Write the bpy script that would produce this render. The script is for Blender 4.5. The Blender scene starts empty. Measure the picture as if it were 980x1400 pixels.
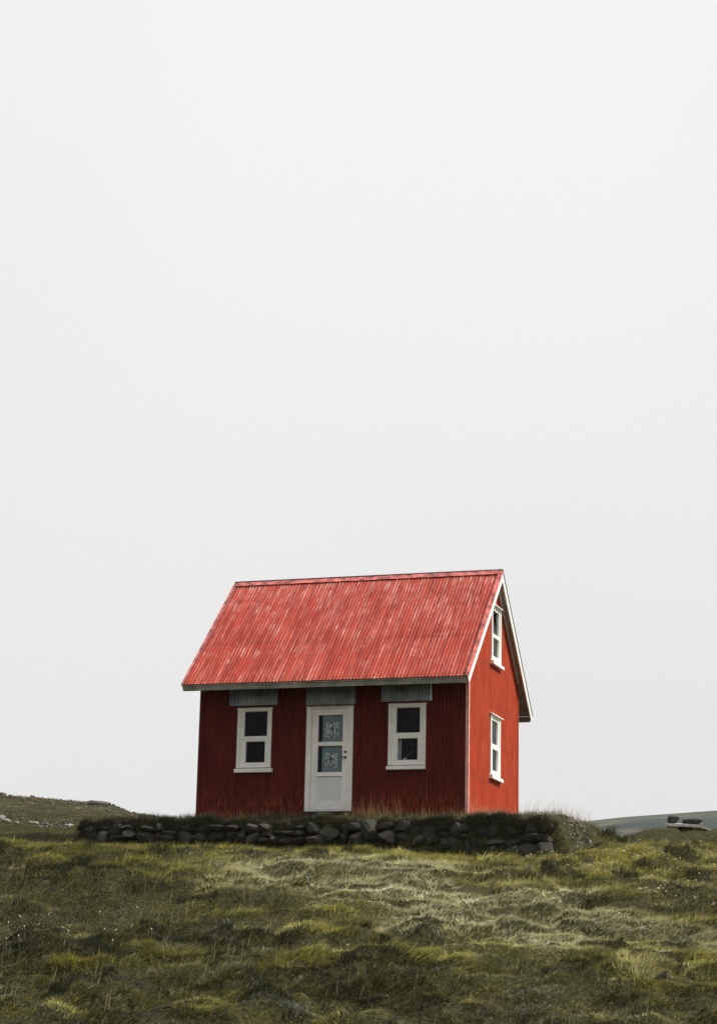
import bpy, bmesh, math, random
import numpy as np
from mathutils import Matrix, Vector, noise as mn
random.seed(7); RNG = np.random.default_rng(11)
scene = bpy.context.scene
COL = scene.collection
R = math.radians

# ------------------------------------------------------------------ camera frame (metres, house corner = origin)
PITCH, ROLL, YAW = .2455, .0217, -.3172
TV = np.array([2.1951, 39.0797, 3.8813])
cy_, sy_ = math.cos(YAW), math.sin(YAW)
RZ = np.array([[cy_, -sy_, 0], [sy_, cy_, 0], [0, 0, 1]])
CAM = -RZ.T @ TV
def to_view(X, Y):                      # ground-plan frame: vx to the side, vy away from where the photographer stood
    return cy_*X - sy_*Y + TV[0], sy_*X + cy_*Y + TV[1]
def to_world(vx, vy):
    a, b = vx - TV[0], vy - TV[1]
    return cy_*a + sy_*b, -sy_*a + cy_*b

# ------------------------------------------------------------------ numpy noise
def _h(i, j, s=0):
    n = (i.astype(np.int64)*374761393 + j.astype(np.int64)*668265263 + s*2147483647) & 0xffffffff
    n = ((n ^ (n >> 13))*1274126177) & 0xffffffff
    n = ((n ^ (n >> 16))*2246822519) & 0xffffffff
    return ((n ^ (n >> 15)) & 0xffffff)/float(0xffffff)
def vnoise(x, y, s=0):
    i, j = np.floor(x), np.floor(y); fx, fy = x-i, y-j
    fx = fx*fx*(3-2*fx); fy = fy*fy*(3-2*fy)
    return ((_h(i, j, s)*(1-fx) + _h(i+1, j, s)*fx)*(1-fy) + (_h(i, j+1, s)*(1-fx) + _h(i+1, j+1, s)*fx)*fy)*2-1
def fbm(x, y, s=0, o=4):
    v = 0; a = 1; t = 0
    for k in range(o):
        v = v + a*vnoise(x*2**k + 17.3*k, y*2**k - 9.1*k, s+k); t += a; a *= .5
    return v/t
def ss(a, b, x):
    t = np.clip((x-a)/(b-a), 0, 1); return t*t*(3-2*t)
def worley(x, y, s=0):
    i, j = np.floor(x), np.floor(y)
    best = np.full(x.shape, 9.); second = np.full(x.shape, 9.); bx = np.zeros_like(x); by = np.zeros_like(x); bid = np.zeros_like(x)
    for di in (-1, 0, 1):
        for dj in (-1, 0, 1):
            cx = i+di+.15+.7*_h(i+di, j+dj, s); cyy = j+dj+.15+.7*_h(i+di, j+dj, s+5)
            d = np.hypot(x-cx, y-cyy); m = d < best
            second = np.where(m, best, np.minimum(second, d))
            best = np.where(m, d, best)
            bx = np.where(m, x-cx, bx); by = np.where(m, y-cyy, by); bid = np.where(m, _h(i+di, j+dj, s+9), bid)
    return best, second, bx, by, bid

# ------------------------------------------------------------------ terrain (heights over the eye plane, then -3.8813)
PV = [-3000, -50, 0, 8, 14, 18, 22, 25, 28.5, 32.5, 36.5, 38, 40, 44, 50, 60, 75, 100, 200, 500, 1000, 4000]
PZ = [-6, -3, -1.6, -1.4, -1.1, -.65, 0, .62, 1.42, 2.32, 2.97, 3.08, 3.26, 3.70, 4.3, 5.2, 6.2, 5.6, -1, -12, -25, -60]
def base_eye(vx, vy):
    z = sum(np.interp(vy+o, PV, PZ)*w_ for o, w_ in ((-2.2, .15), (-1.1, .2), (0, .3), (1.1, .2), (2.2, .15)))
    z = z + .10*vnoise(vx*.35, vy*.22, 11)*ss(20, 24, vy)*(1-ss(32, 36, vy))
    z = z + .20*ss(3.7, 4.6, vx)*np.exp(-((vy-39.2)/1.5)**2) - .20*np.exp(-((vy-36.3)/1.5)**2)*ss(.6, 2.6, vx)*(1-ss(3.4, 4.4, vx))
    z = z + .42*ss(7.3, 8.8, vx)*np.exp(-((vy-58)/5.)**2)
    z = z + .02*(vx)*np.clip((vy-14)/20, 0, 1)*np.exp(-((vy-28)/9.)**2)
    return z
def terrace(vx, vy, z):
    X, Y = to_world(vx, vy)
    wy = .05*vnoise(X*1.3, X*0, 3)
    m = ss(-1.55+wy, -1.38+wy, Y) * ss(-7.75, -7.25, X) * (1-ss(1.95, 2.5, X)) * (1-ss(6.5, 12, Y))
    front = -.27 + .22*ss(-1.5, -.4, Y) + .02*vnoise(X*1.1, Y*1.1, 4)
    zt = front + 3.8813
    return z*(1-m) + np.maximum(z, zt)*m, m
PATCH = [(-1.85, 33.12, 0.93, 0.77), (-1.0, 31.88, 1.23, 0.77), (-0.41, 30.8, 1.16, 0.94), (0.51, 30.48, 1.26, 1.1), (1.36, 29.52, 1.09, 1.1), (2.22, 28.53, 1.2, 1.1), (3.13, 27.67, 1.03, 1.02), (1.19, 32.2, 0.94, 0.85), (0.0, 32.65, 1.49, 0.68), (3.02, 29.65, 0.79, 0.68), (1.41, 27.67, 0.82, 0.77), (0.42, 28.85, 0.9, 0.77), (4.12, 26.69, 0.85, 0.77), (2.47, 26.45, 0.75, 0.68)]
def patch_mask(vx, vy):
    q = 0; ux = vx+.55*vnoise(vx*.9, vy*.7, 12)+.3*vnoise(vx*2.3, vy*1.9, 14); uy = vy+1.0*vnoise(vx*.8, vy*.6, 13)+.5*vnoise(vx*2.1, vy*1.7, 15)
    for a, b, r1, r2 in PATCH: q = q + np.exp(-((ux-a)/(r1*1.0))**2-((uy-b)/(r2*1.0))**2)
    return np.clip(q*1.1, 0, 1.25)
def pits(vx, vy):
    return ss(.20, .32, fbm(vx*1.25+.4*vnoise(vx*2, vy*2, 66), vy*1.25, 64, 3))
def sedge(vx, vy):
    return ss(.33, .42, fbm(vx*1.9+5, vy*1.6, 67, 3))
def lumps(vx, vy):
    ax, ay = vx*1.55+.55*vnoise(vx*.9, vy*.9, 31), vy*1.45+.45*vnoise(vx*.8, vy*.8, 33)
    d1, d2, bx, by, bid = worley(ax, ay, 40)
    m = np.clip(1-(d1/.72)**2, 0, 1)*(.25+1.2*bid*bid)
    r = 1-np.abs(fbm(vx*.55+3, vy*1.0, 51, 3))
    return m, r, bx, by, bid, d1, d2
def height(vx, vy, detail=True):
    z = base_eye(vx, vy)
    z, m = terrace(vx, vy, z)
    if detail:
        near = np.exp(-np.clip(vy-45, 0, None)/25)*ss(4, 12, vy)
        mm, r, *_ = lumps(vx, vy)
        X_, Y_ = to_world(vx, vy)
        foot = np.exp(-((Y_+2.0)/.55)**2)*ss(-8.2, -7.4, X_)*(1-ss(1.9, 2.8, X_))
        z = z - .10*foot*(1-m); calm = 1-.62*ss(33, 36.5, vy)*(1-ss(2.6, 3.6, vx))*(1-ss(41, 44, vy))
        z = z + near*(1-m)*(1-.8*foot)*calm*(1-.2*np.clip(patch_mask(vx, vy), 0, 1))*(-.13*pits(vx, vy) + .05*sedge(vx, vy) + .085*mm + .30*(r-.7) + .12*fbm(vx*2.3, vy*2.3, 60, 3) + .05*(1-np.abs(fbm(vx*4.2, vy*3.6, 63, 2))) - .04) + (1-near)*(1-m)*(vy > 40)*.25*fbm(vx*.12, vy*.12, 61, 3)
        z = z + m*.03*fbm(vx*3, vy*3, 62, 2)
    return z - 3.8813

# ------------------------------------------------------------------ object helpers
def tag(o, label=None, cat=None, group=None, kind=None):
    if label: o['label'] = label
    if cat: o['category'] = cat
    if group: o['group'] = group
    if kind: o['kind'] = kind
    return o
def empty(name, loc=(0, 0, 0), parent=None):
    o = bpy.data.objects.new(name, None); COL.objects.link(o); o.location = loc
    if parent: o.parent = parent
    return o
def link(name, me, mat, parent=None, loc=None):
    o = bpy.data.objects.new(name, me); COL.objects.link(o)
    for m in (mat if isinstance(mat, (list, tuple)) else [mat]): me.materials.append(m)
    if parent: o.parent = parent
    if loc is not None: o.location = loc
    return o
class MB:
    def __init__(s): s.v = []; s.f = []; s.m = []; s.sm = []
    def add(s, vs, fs, mi=0, smooth=False):
        b = len(s.v); s.v += [tuple(map(float, v)) for v in vs]
        for f in fs: s.f.append(tuple(b+i for i in f)); s.m.append(mi); s.sm.append(smooth)
        return s
    def hexa(s, p, mi=0):     # 8 points, bottom loop then top loop
        return s.add(p, [(3, 2, 1, 0), (4, 5, 6, 7), (0, 1, 5, 4), (1, 2, 6, 5), (2, 3, 7, 6), (3, 0, 4, 7)], mi)
    def box(s, x0, x1, y0, y1, z0, z1, mi=0, fr=None):
        p = [(x0, y0, z0), (x1, y0, z0), (x1, y1, z0), (x0, y1, z0), (x0, y0, z1), (x1, y0, z1), (x1, y1, z1), (x0, y1, z1)]
        if fr: p = [fr(*q) for q in p]
        return s.hexa(p, mi)
    def tube(s, pts, r, n=8, mi=0):
        pts = [Vector(p) for p in pts]; rings = []
        rr = r if isinstance(r, (list, tuple)) else [r]*len(pts)
        for i, p in enumerate(pts):
            d = (pts[min(i+1, len(pts)-1)]-pts[max(i-1, 0)]).normalized()
            a = d.orthogonal().normalized(); b = d.cross(a)
            rings.append([p+rr[i]*(math.cos(t)*a+math.sin(t)*b) for t in [2*math.pi*k/n for k in range(n)]])
        vs = [v for g in rings for v in g]
        fs = [(i*n+k, i*n+(k+1) % n, (i+1)*n+(k+1) % n, (i+1)*n+k) for i in range(len(pts)-1) for k in range(n)]
        fs += [tuple(range(n))[::-1], tuple((len(pts)-1)*n+k for k in range(n))]
        return s.add(vs, fs, mi, True)
    def build(s, name, mat, parent=None, bevel=0, recalc=True):
        me = bpy.data.meshes.new(name); me.from_pydata(s.v, [], s.f)
        me.polygons.foreach_set('material_index', s.m); me.polygons.foreach_set('use_smooth', s.sm)
        if recalc:
            bm = bmesh.new(); bm.from_mesh(me); bmesh.ops.recalc_face_normals(bm, faces=bm.faces); bm.to_mesh(me); bm.free()
        o = link(name, me, mat, parent)
        if bevel:
            b = o.modifiers.new('bevel', 'BEVEL'); b.width = bevel; b.segments = 2; b.limit_method = 'ANGLE'
        return o
def np_mesh(name, V, loops, starts, totals, col=None, smooth=True):
    me = bpy.data.meshes.new(name)
    me.vertices.add(len(V)); me.vertices.foreach_set('co', V.astype(np.float32).ravel())
    me.loops.add(len(loops)); me.loops.foreach_set('vertex_index', loops.astype(np.int32))
    me.polygons.add(len(starts)); me.polygons.foreach_set('loop_start', starts.astype(np.int32))
    me.polygons.foreach_set('loop_total', totals.astype(np.int32))
    me.polygons.foreach_set('use_smooth', np.full(len(starts), smooth))
    if col is not None:
        a = me.color_attributes.new('tint', 'FLOAT_COLOR', 'POINT')
        c = np.ones((len(V), 4), np.float32); c[:, :3] = col
        a.data.foreach_set('color', c.ravel())
    me.update(calc_edges=True)
    return me
def grid_mesh(name, V, nx, ny, col=None):
    i, j = np.meshgrid(np.arange(nx-1), np.arange(ny-1)); a = (j*nx+i).ravel()
    L = np.stack([a, a+1, a+nx+1, a+nx], 1).ravel()
    n = len(a)
    return np_mesh(name, V, L, np.arange(n)*4, np.full(n, 4), col)

# ------------------------------------------------------------------ materials
def mat(name):
    m = bpy.data.materials.new(name); m.use_nodes = True; nt = m.node_tree
    b = nt.nodes['Principled BSDF']; return m, nt, b
def N(nt, t, **k):
    n = nt.nodes.new(t)
    for a, v in k.items():
        if a.startswith('i_'):
            key = a[2:]; key = int(key) if key.isdigit() else key.replace('_', ' ')
            n.inputs[key].default_value = v
        else: setattr(n, a, v)
    return n
def coords(nt, scale=(1, 1, 1), rot=(0, 0, 0)):
    tc = N(nt, 'ShaderNodeTexCoord'); mp = N(nt, 'ShaderNodeMapping'); mp.inputs['Scale'].default_value = scale; mp.inputs['Rotation'].default_value = rot
    nt.links.new(tc.outputs['Object'], mp.inputs['Vector']); return mp.outputs['Vector']
def noise(nt, vec, scale, detail=4, rough=.55, dist=0):
    n = N(nt, 'ShaderNodeTexNoise'); n.inputs['Scale'].default_value = scale; n.inputs['Detail'].default_value = detail
    n.inputs['Roughness'].default_value = rough; n.inputs['Distortion'].default_value = dist
    nt.links.new(vec, n.inputs['Vector']); return n.outputs['Fac']
def ramp(nt, fac, a, b, ca=0., cb=1.):
    n = N(nt, 'ShaderNodeMapRange'); n.interpolation_type = 'SMOOTHSTEP'
    for k, v in (('From Min', a), ('From Max', b), ('To Min', ca), ('To Max', cb)): n.inputs[k].default_value = v
    nt.links.new(fac, n.inputs['Value']); return n.outputs['Result']
def mul(nt, a, b, op='MULTIPLY'):
    n = N(nt, 'ShaderNodeMath', operation=op)
    for i, v in enumerate((a, b)):
        if isinstance(v, (int, float)): n.inputs[i].default_value = v
        else: nt.links.new(v, n.inputs[i])
    return n.outputs[0]
def mix(nt, fac, a, b, mode='MIX'):
    n = N(nt, 'ShaderNodeMix', data_type='RGBA', blend_type=mode)
    ins = [n.inputs[0], n.inputs[6], n.inputs[7]]
    for s, v in zip(ins, (fac, a, b)):
        if hasattr(v, 'links'): nt.links.new(v, s)
        elif isinstance(v, tuple): s.default_value = (*v, 1)[:4]
        else: s.default_value = v
    return n.outputs[2]
def bump(nt, b, h, strength=.3, dist=.01):
    n = N(nt, 'ShaderNodeBump'); n.inputs['Strength'].default_value = strength; n.inputs['Distance'].default_value = dist
    nt.links.new(h, n.inputs['Height']); nt.links.new(n.outputs[0], b.inputs['Normal'])
def simple(name, c, rough=.6, metal=0, var=.12, vs=6, bmp=0, spec=.5):
    m, nt, b = mat(name); v = coords(nt)
    f = noise(nt, v, vs, 5)
    col = mix(nt, ramp(nt, f, .3, .7), tuple(x*(1-var) for x in c), tuple(min(1, x*(1+var)) for x in c))
    nt.links.new(col, b.inputs['Base Color']); b.inputs['Roughness'].default_value = rough; b.inputs['Metallic'].default_value = metal
    b.inputs['Specular IOR Level'].default_value = spec
    if bmp: bump(nt, b, noise(nt, v, vs*6, 6), bmp, .004)
    return m

def red_paint(name, base, dark, faded, streak, roof=False, axis='x'):
    m, nt, b = mat(name)
    sc = {'x': (1, .0, 1), 'y': (0, 1, 1)}[axis]
    k = (0 if axis == 'y' else 1, 1 if axis == 'y' else 0)
    fine = coords(nt, (34*k[0], 34*k[1], 1.6)); mid = coords(nt, (7*k[0], 7*k[1], 1.2)); big = coords(nt)
    n1 = noise(nt, fine if not roof else coords(nt, (19, 0, .9)), 1, 5, .65); n2 = noise(nt, mid, 1, 5, .6, .4); n3 = noise(nt, big, 1.3, 4); n4 = noise(nt, big, 55, 4, .7)
    c = mix(nt, ramp(nt, n2, .35, .68), dark, base)
    c = mix(nt, mul(nt, ramp(nt, n1, .46, .7), .35), c, faded)
    patch = mul(nt, ramp(nt, n3, .42, .66), ramp(nt, n1, .45, .62))
    c = mix(nt, mul(nt, patch, .55 if roof else .22), c, faded)
    # chalky flecks and scratches that run down the sheets
    fl = mul(nt, ramp(nt, n4, .57, .68), ramp(nt, noise(nt, mid, 2.2, 4, .6), .5, .66))
    c = mix(nt, mul(nt, fl, streak), c, (.74, .56, .54))
    if roof:
        st1 = noise(nt, coords(nt, (34, 0, 1.7)), 1, 5, .66); cl = noise(nt, coords(nt, (3.2, 3.2, 1.8)), 1, 5, .65, .5)
        zz = N(nt, 'ShaderNodeSeparateXYZ'); nt.links.new(big, zz.inputs[0])
        top = mul(nt, ramp(nt, zz.outputs[2], 3.4, 5.1, -.04, .07), cl, 'ADD')
        c = mix(nt, mul(nt, mul(nt, ramp(nt, st1, .52, .63), ramp(nt, top, .42, .62)), .62), c, (.80, .50, .44))
        c = mix(nt, mul(nt, ramp(nt, top, .50, .66), .16), c, (.62, .22, .20))
        rusty = mul(nt, ramp(nt, noise(nt, coords(nt, (14, 0, 3)), 1, 5, .65), .62, .72), .5)
        c = mix(nt, rusty, c, (.26, .018, .012))
    n5 = noise(nt, coords(nt, (60*k[0], 60*k[1], 1.1)), 1, 3, .5)
    c = mix(nt, mul(nt, ramp(nt, n5, .66, .76), streak*(.45 if roof else 1)), c, (.70, .42, .40))
    c = mix(nt, mul(nt, ramp(nt, n5, .36, .28), .2 if roof else .3), c, tuple(x*.35 for x in base))
    nt.links.new(c, b.inputs['Base Color'])
    b.inputs['Roughness'].default_value = .6; b.inputs['Specular IOR Level'].default_value = .18
    bump(nt, b, noise(nt, big, 28, 5, .6), .35, .004)
    return m, nt, b, c
M = {}
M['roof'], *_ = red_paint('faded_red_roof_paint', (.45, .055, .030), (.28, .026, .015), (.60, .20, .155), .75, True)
M['front'], nt, b, c = red_paint('shade_darkened_red_wall_paint', (.135, .0135, .0055), (.085, .0075, .0035), (.17, .024, .009), .08)  # house red darkened so the base colour carries the front wall's shade
# soil and rust staining along the foot of the wall
tcz = N(nt, 'ShaderNodeSeparateXYZ'); nt.links.new(coords(nt), tcz.inputs[0])
low = ramp(nt, tcz.outputs[2], .75, .02)
st = mul(nt, low, ramp(nt, noise(nt, coords(nt, (30, 0, 5)), 1, 4), .45, .7))
c2 = mix(nt, mul(nt, st, .6), c, (.42, .12, .05)); nt.links.new(c2, b.inputs['Base Color'])
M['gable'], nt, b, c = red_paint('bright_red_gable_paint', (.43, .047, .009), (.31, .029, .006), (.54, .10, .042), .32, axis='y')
tcz = N(nt, 'ShaderNodeSeparateXYZ'); nt.links.new(coords(nt), tcz.inputs[0])
low = ramp(nt, tcz.outputs[2], .45, .0)
st = mul(nt, low, ramp(nt, noise(nt, coords(nt, (0, 20, 6)), 1, 4), .4, .65))
c2 = mix(nt, mul(nt, st, .7), c, (.66, .34, .24)); nt.links.new(c2, b.inputs['Base Color'])
M['cap'] = simple('pink_faded_flashing', (.52, .13, .115), .6, 0, .6, 7, .2)
M['cornerlit'] = simple('painted_sunlit_corner_angle', (.72, .36, .31), .5, 0, .25, 8, .2)  # faded red made paler: sun catching the edge is put into the colour
M['white'] = simple('white_gloss_paint', (.88, .865, .83), .42, 0, .07, 5, .15)
M['barge'] = simple('white_barge_paint', (.84, .83, .79), .5, 0, .08, 4, .2)
M['panel'] = simple('cool_white_door_panel', (.74, .76, .75), .45, 0, .04, 4, .1)
M['fascia'] = simple('weathered_grey_board', (.21, .205, .165), .8, 0, .35, 3.5, .5)
M['soffit'] = simple('grey_soffit_board', (.36, .345, .295), .85, 0, .25, 5, .5)
M['galv'] = simple('galvanised_sheet', (.27, .29, .28), .34, .85, .3, 3)
M['zinc'] = simple('dark_zinc', (.06, .065, .065), .5, .3, .3, 10)
M['nail'] = simple('rusty_nail', (.03, .015, .012), .6)
M['black'] = simple('black_iron', (.012, .012, .012), .35)
M['seam'] = simple('brown_joint', (.10, .06, .045), .8)
M['inside'] = simple('dark_lining', (.02, .018, .016), .9)
M['curtain'] = simple('grey_white_curtain', (.55, .58, .60), .9, 0, .1, 10)
M['sheer'] = simple('slate_sheer_cloth', (.26, .32, .35), .9, 0, .12, 30)
M['lace'] = simple('white_lace', (.85, .87, .86), .9, 0, .1, 60)
M['stem'] = simple('house_plant_leaf', (.06, .09, .05), .6)
M['ceramic'] = simple('cream_ceramic', (.72, .70, .62), .3)
def glass(name):
    m, nt, b = mat(name); nt.nodes.remove(b)
    t = N(nt, 'ShaderNodeBsdfTransparent'); t.inputs[0].default_value = (.92, .95, .95, 1)
    g = N(nt, 'ShaderNodeBsdfGlossy'); g.inputs['Roughness'].default_value = .03
    f = N(nt, 'ShaderNodeFresnel'); f.inputs[0].default_value = 1.2
    mx = N(nt, 'ShaderNodeMixShader'); nt.links.new(f.outputs[0], mx.inputs[0]); nt.links.new(t.outputs[0], mx.inputs[1]); nt.links.new(g.outputs[0], mx.inputs[2])
    nt.links.new(mx.outputs[0], nt.nodes['Material Output'].inputs[0]); return m
M['glass'] = glass('window_glass')

def stone_mat(name, a, b_, spots=.0, warm=0):
    m, nt, b = mat(name); v = coords(nt)
    f = noise(nt, v, 7, 8, .65); g = noise(nt, v, 40, 5, .7)
    info = N(nt, 'ShaderNodeObjectInfo')
    c = mix(nt, ramp(nt, f, .3, .7), a, b_)
    c = mix(nt, ramp(nt, info.outputs['Random'], 0, 1, .0, .55), c, tuple(x*2.0 for x in b_))
    c = mix(nt, mul(nt, ramp(nt, g, .58, .72), .4), c, (.16, .16, .13))
    if spots:
        vo = N(nt, 'ShaderNodeTexVoronoi'); vo.inputs['Scale'].default_value = 16; nt.links.new(v, vo.inputs['Vector'])
        sp = mul(nt, ramp(nt, vo.outputs['Distance'], .33, .25), ramp(nt, noise(nt, v, 4, 3), .40, .55))
        c = mix(nt, mul(nt, sp, spots), c, (.62, .63, .58))
    nt.links.new(c, b.inputs['Base Color']); b.inputs['Roughness'].default_value = .85
    bump(nt, b, noise(nt, v, 16, 8, .7), .7, .02); return m
M['stone'] = stone_mat('dark_basalt', (.014, .013, .011), (.042, .039, .031))
M['lichen'] = stone_mat('lichen_basalt', (.020, .020, .018), (.05, .048, .042), .9)
M['pale'] = stone_mat('pale_field_stone', (.09, .088, .078), (.21, .205, .18), .3)
M['brownrock'] = stone_mat('grey_brown_rock', (.040, .037, .028), (.095, .085, .066), .2)
M['slab'] = simple('pale_slab_stone', (.42, .42, .39), .8, 0, .25, 8, .5)
def blade_mat(name, rough=.5, trans=.24):
    m, nt, b = mat(name)
    a = N(nt, 'ShaderNodeVertexColor', layer_name='tint')
    nt.links.new(a.outputs[0], b.inputs['Base Color']); b.inputs['Roughness'].default_value = rough
    b.inputs['Specular IOR Level'].default_value = .42
    tr = N(nt, 'ShaderNodeBsdfTranslucent'); nt.links.new(a.outputs[0], tr.inputs[0])
    mx = N(nt, 'ShaderNodeMixShader'); mx.inputs[0].default_value = trans
    nt.links.new(b.outputs[0], mx.inputs[1]); nt.links.new(tr.outputs[0], mx.inputs[2])
    nt.links.new(mx.outputs[0], nt.nodes['Material Output'].inputs[0]); return m
M['blade'] = blade_mat('grass_blades')
def ground_mat(name, cols, s1, s2, bs, bd, use_tint=False):
    m, nt, b = mat(name); v = coords(nt)
    f1 = noise(nt, coords(nt, (1, 1, 2)), s1, 6, .6, .3); f2 = noise(nt, v, s2, 6, .7)
    c = mix(nt, ramp(nt, f1, .38, .62), cols[0], cols[1])
    c = mix(nt, ramp(nt, f2, .50, .66), c, cols[2])
    nt.links.new(c, b.inputs['Base Color']); b.inputs['Roughness'].default_value = .95; b.inputs['Specular IOR Level'].default_value = .1
    bump(nt, b, f2, .9, bd); return m, nt, b, c
M['soil'], nt, b, c = ground_mat('soil_and_thatch', [(.018, .018, .008), (.036, .037, .014), (.07, .065, .028)], .8, 9, 0, .06)
fib = noise(nt, coords(nt, (38, 20, 30), (0, 0, .5)), 1, 5, .7, 1.2)
nt.links.new(mix(nt, ramp(nt, fib, .42, .66), mix(nt, .55, c, (.012, .012, .006)), mix(nt, .5, c, (.16, .15, .06))), b.inputs['Base Color'])
M['hill'], nt, b, c = ground_mat('moorland', [(.034, .034, .020), (.075, .072, .035), (.15, .13, .085)], .16, 1.6, 0, .5)
M['far'], nt, b, c = ground_mat('far_moor', [(.018, .030, .026), (.062, .075, .042), (.12, .115, .07)], .0045, .02, 0, 6)
for nn in nt.nodes:
    if nn.type == 'MAPPING' and nn.inputs['Scale'].default_value[2] == 2: nn.inputs['Scale'].default_value = (.45, 1.4, 6)

# ------------------------------------------------------------------ ground
def axis(lo, hi, step, far, n):
    core = np.arange(lo, hi+1e-6, step)
    g = np.geomspace(step, far, n)
    return np.concatenate([(lo-g)[::-1], core, hi+g])
vxs = axis(-9.5, 11.5, .09, 3500, 46); vys = np.concatenate([-np.geomspace(.5, 3000, 20)[::-1], np.arange(0, 17, .8), np.arange(17, 42, .075), np.arange(42, 75, .5), 75+np.geomspace(.8, 3500, 40)])
GX, GY = np.meshgrid(vxs, vys)
GZ = height(GX, GY)
WX, WY = to_world(GX, GY)
ground = link('ground', grid_mesh('ground', np.stack([WX, WY, GZ], -1).reshape(-1, 3), len(vxs), len(vys)), M['soil'])
tag(ground, 'rough rising moor ground under the long grass', 'ground', kind='structure')

# left hill: rocky shoulder about 95 m out
hx = np.linspace(-75, 6, 320); hy = np.linspace(58, 150, 200)
HX, HY = np.meshgrid(hx, hy)
lat = HX/HY
crest = np.interp(lat, [-.8, -.40, -.1718, -.136, -.1177, -.111, -.106, -.094, -.08, -.03, .06], [.118, .110, .1042, .1016, .1006, .0988, .0965, .0950, .090, .07, .03])
t = ss(57, 96, HY)
HZ = (.0868+(crest-.0868)*t)*HY - ss(97, 150, HY)*16
HZ = HZ + (.34*fbm(HX*.25, HY*.25, 70, 5) + .26*(1-np.abs(fbm(HX*.5, HY*.9, 75, 4))) - .22)*ss(58, 66, HY)*np.where(HY > 86, .5, 1)
HZ = HZ - ss(60, 57.9, HY)*3
hwx, hwy = to_world(HX, HY)
hill = link('hill', grid_mesh('hill', np.stack([hwx, hwy, HZ-3.8813], -1).reshape(-1, 3), len(hx), len(hy)), M['hill'])
tag(hill, 'rocky moor hill rising behind the left end of the stone wall', 'hill', kind='structure')
def hill_z(vx, vy):
    i = np.clip(np.searchsorted(hx, vx), 0, len(hx)-1); j = np.clip(np.searchsorted(hy, vy), 0, len(hy)-1)
    return HZ[j, i]-3.8813
# far hill in the haze
fx = np.linspace(-900, 1500, 260); fy = np.linspace(700, 2400, 120)
FX, FY = np.meshgrid(fx, fy)
fl = FX/FY
fc = np.interp(fl, [-.6, -.1, .05, .103, .1315, .178, .25, .5, 1], [.02, .05, .085, .0963, .1000, .1044, .107, .108, .10])
tt = ss(690, 1500, FY)
FZ = (.055+(fc-.055)*tt)*FY - ss(1520, 2400, FY)*150 + 5*fbm(FX*.006, FY*.006, 80, 5)*(1-np.exp(-((FY-1500)/160)**2)*.8)
fwx, fwy = to_world(FX, FY)
farhill = link('far_hill', grid_mesh('far_hill', np.stack([fwx, fwy, FZ-3.8813], -1).reshape(-1, 3), len(fx), len(fy)), M['far'])
tag(farhill, 'long hazy blue green moor ridge on the right horizon', 'hill', kind='structure')

# ------------------------------------------------------------------ blades
def blades(name, P, Lh, Wd, ang, th0, th1, colr, parent=None, seg=3, upn=None):
    n = len(P); dx, dy = np.cos(ang), np.sin(ang)
    pa = ang + np.pi/2 + RNG.normal(0, .6, n); sx, sy2 = np.cos(pa), np.sin(pa)
    V = np.zeros((n, 2*seg+1, 3), np.float32); pos = P.copy()
    for k in range(seg+1):
        t = k/seg; w = Wd*(1-t**1.6)*.5*(.8 if k == 0 else 1)
        if k < seg:
            V[:, 2*k, 0] = pos[:, 0]-sx*w; V[:, 2*k, 1] = pos[:, 1]-sy2*w; V[:, 2*k, 2] = pos[:, 2]
            V[:, 2*k+1, 0] = pos[:, 0]+sx*w; V[:, 2*k+1, 1] = pos[:, 1]+sy2*w; V[:, 2*k+1, 2] = pos[:, 2]
        else: V[:, 2*seg] = pos
        th = th0+(th1-th0)*(t+.5/seg); st = Lh/seg
        pos = pos + np.stack([np.sin(th)*dx*st, np.sin(th)*dy*st, np.cos(th)*st], 1)
    nv = 2*seg+1; base = (np.arange(n)*nv)[:, None]
    q = []
    for k in range(seg-1): q += [2*k, 2*k+1, 2*k+3, 2*k+2]
    q += [2*seg-2, 2*seg-1, 2*seg]
    L = (base+np.array(q)[None]).ravel()
    tot = np.tile(np.array([4]*(seg-1)+[3]), n); starts = np.concatenate([[0], np.cumsum(tot)[:-1]])
    C = np.repeat(colr, nv, 0)
    me = np_mesh(name, V.reshape(-1, 3), L, starts, tot, C, False)
    return link(name, me, M['blade'], parent)

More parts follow.
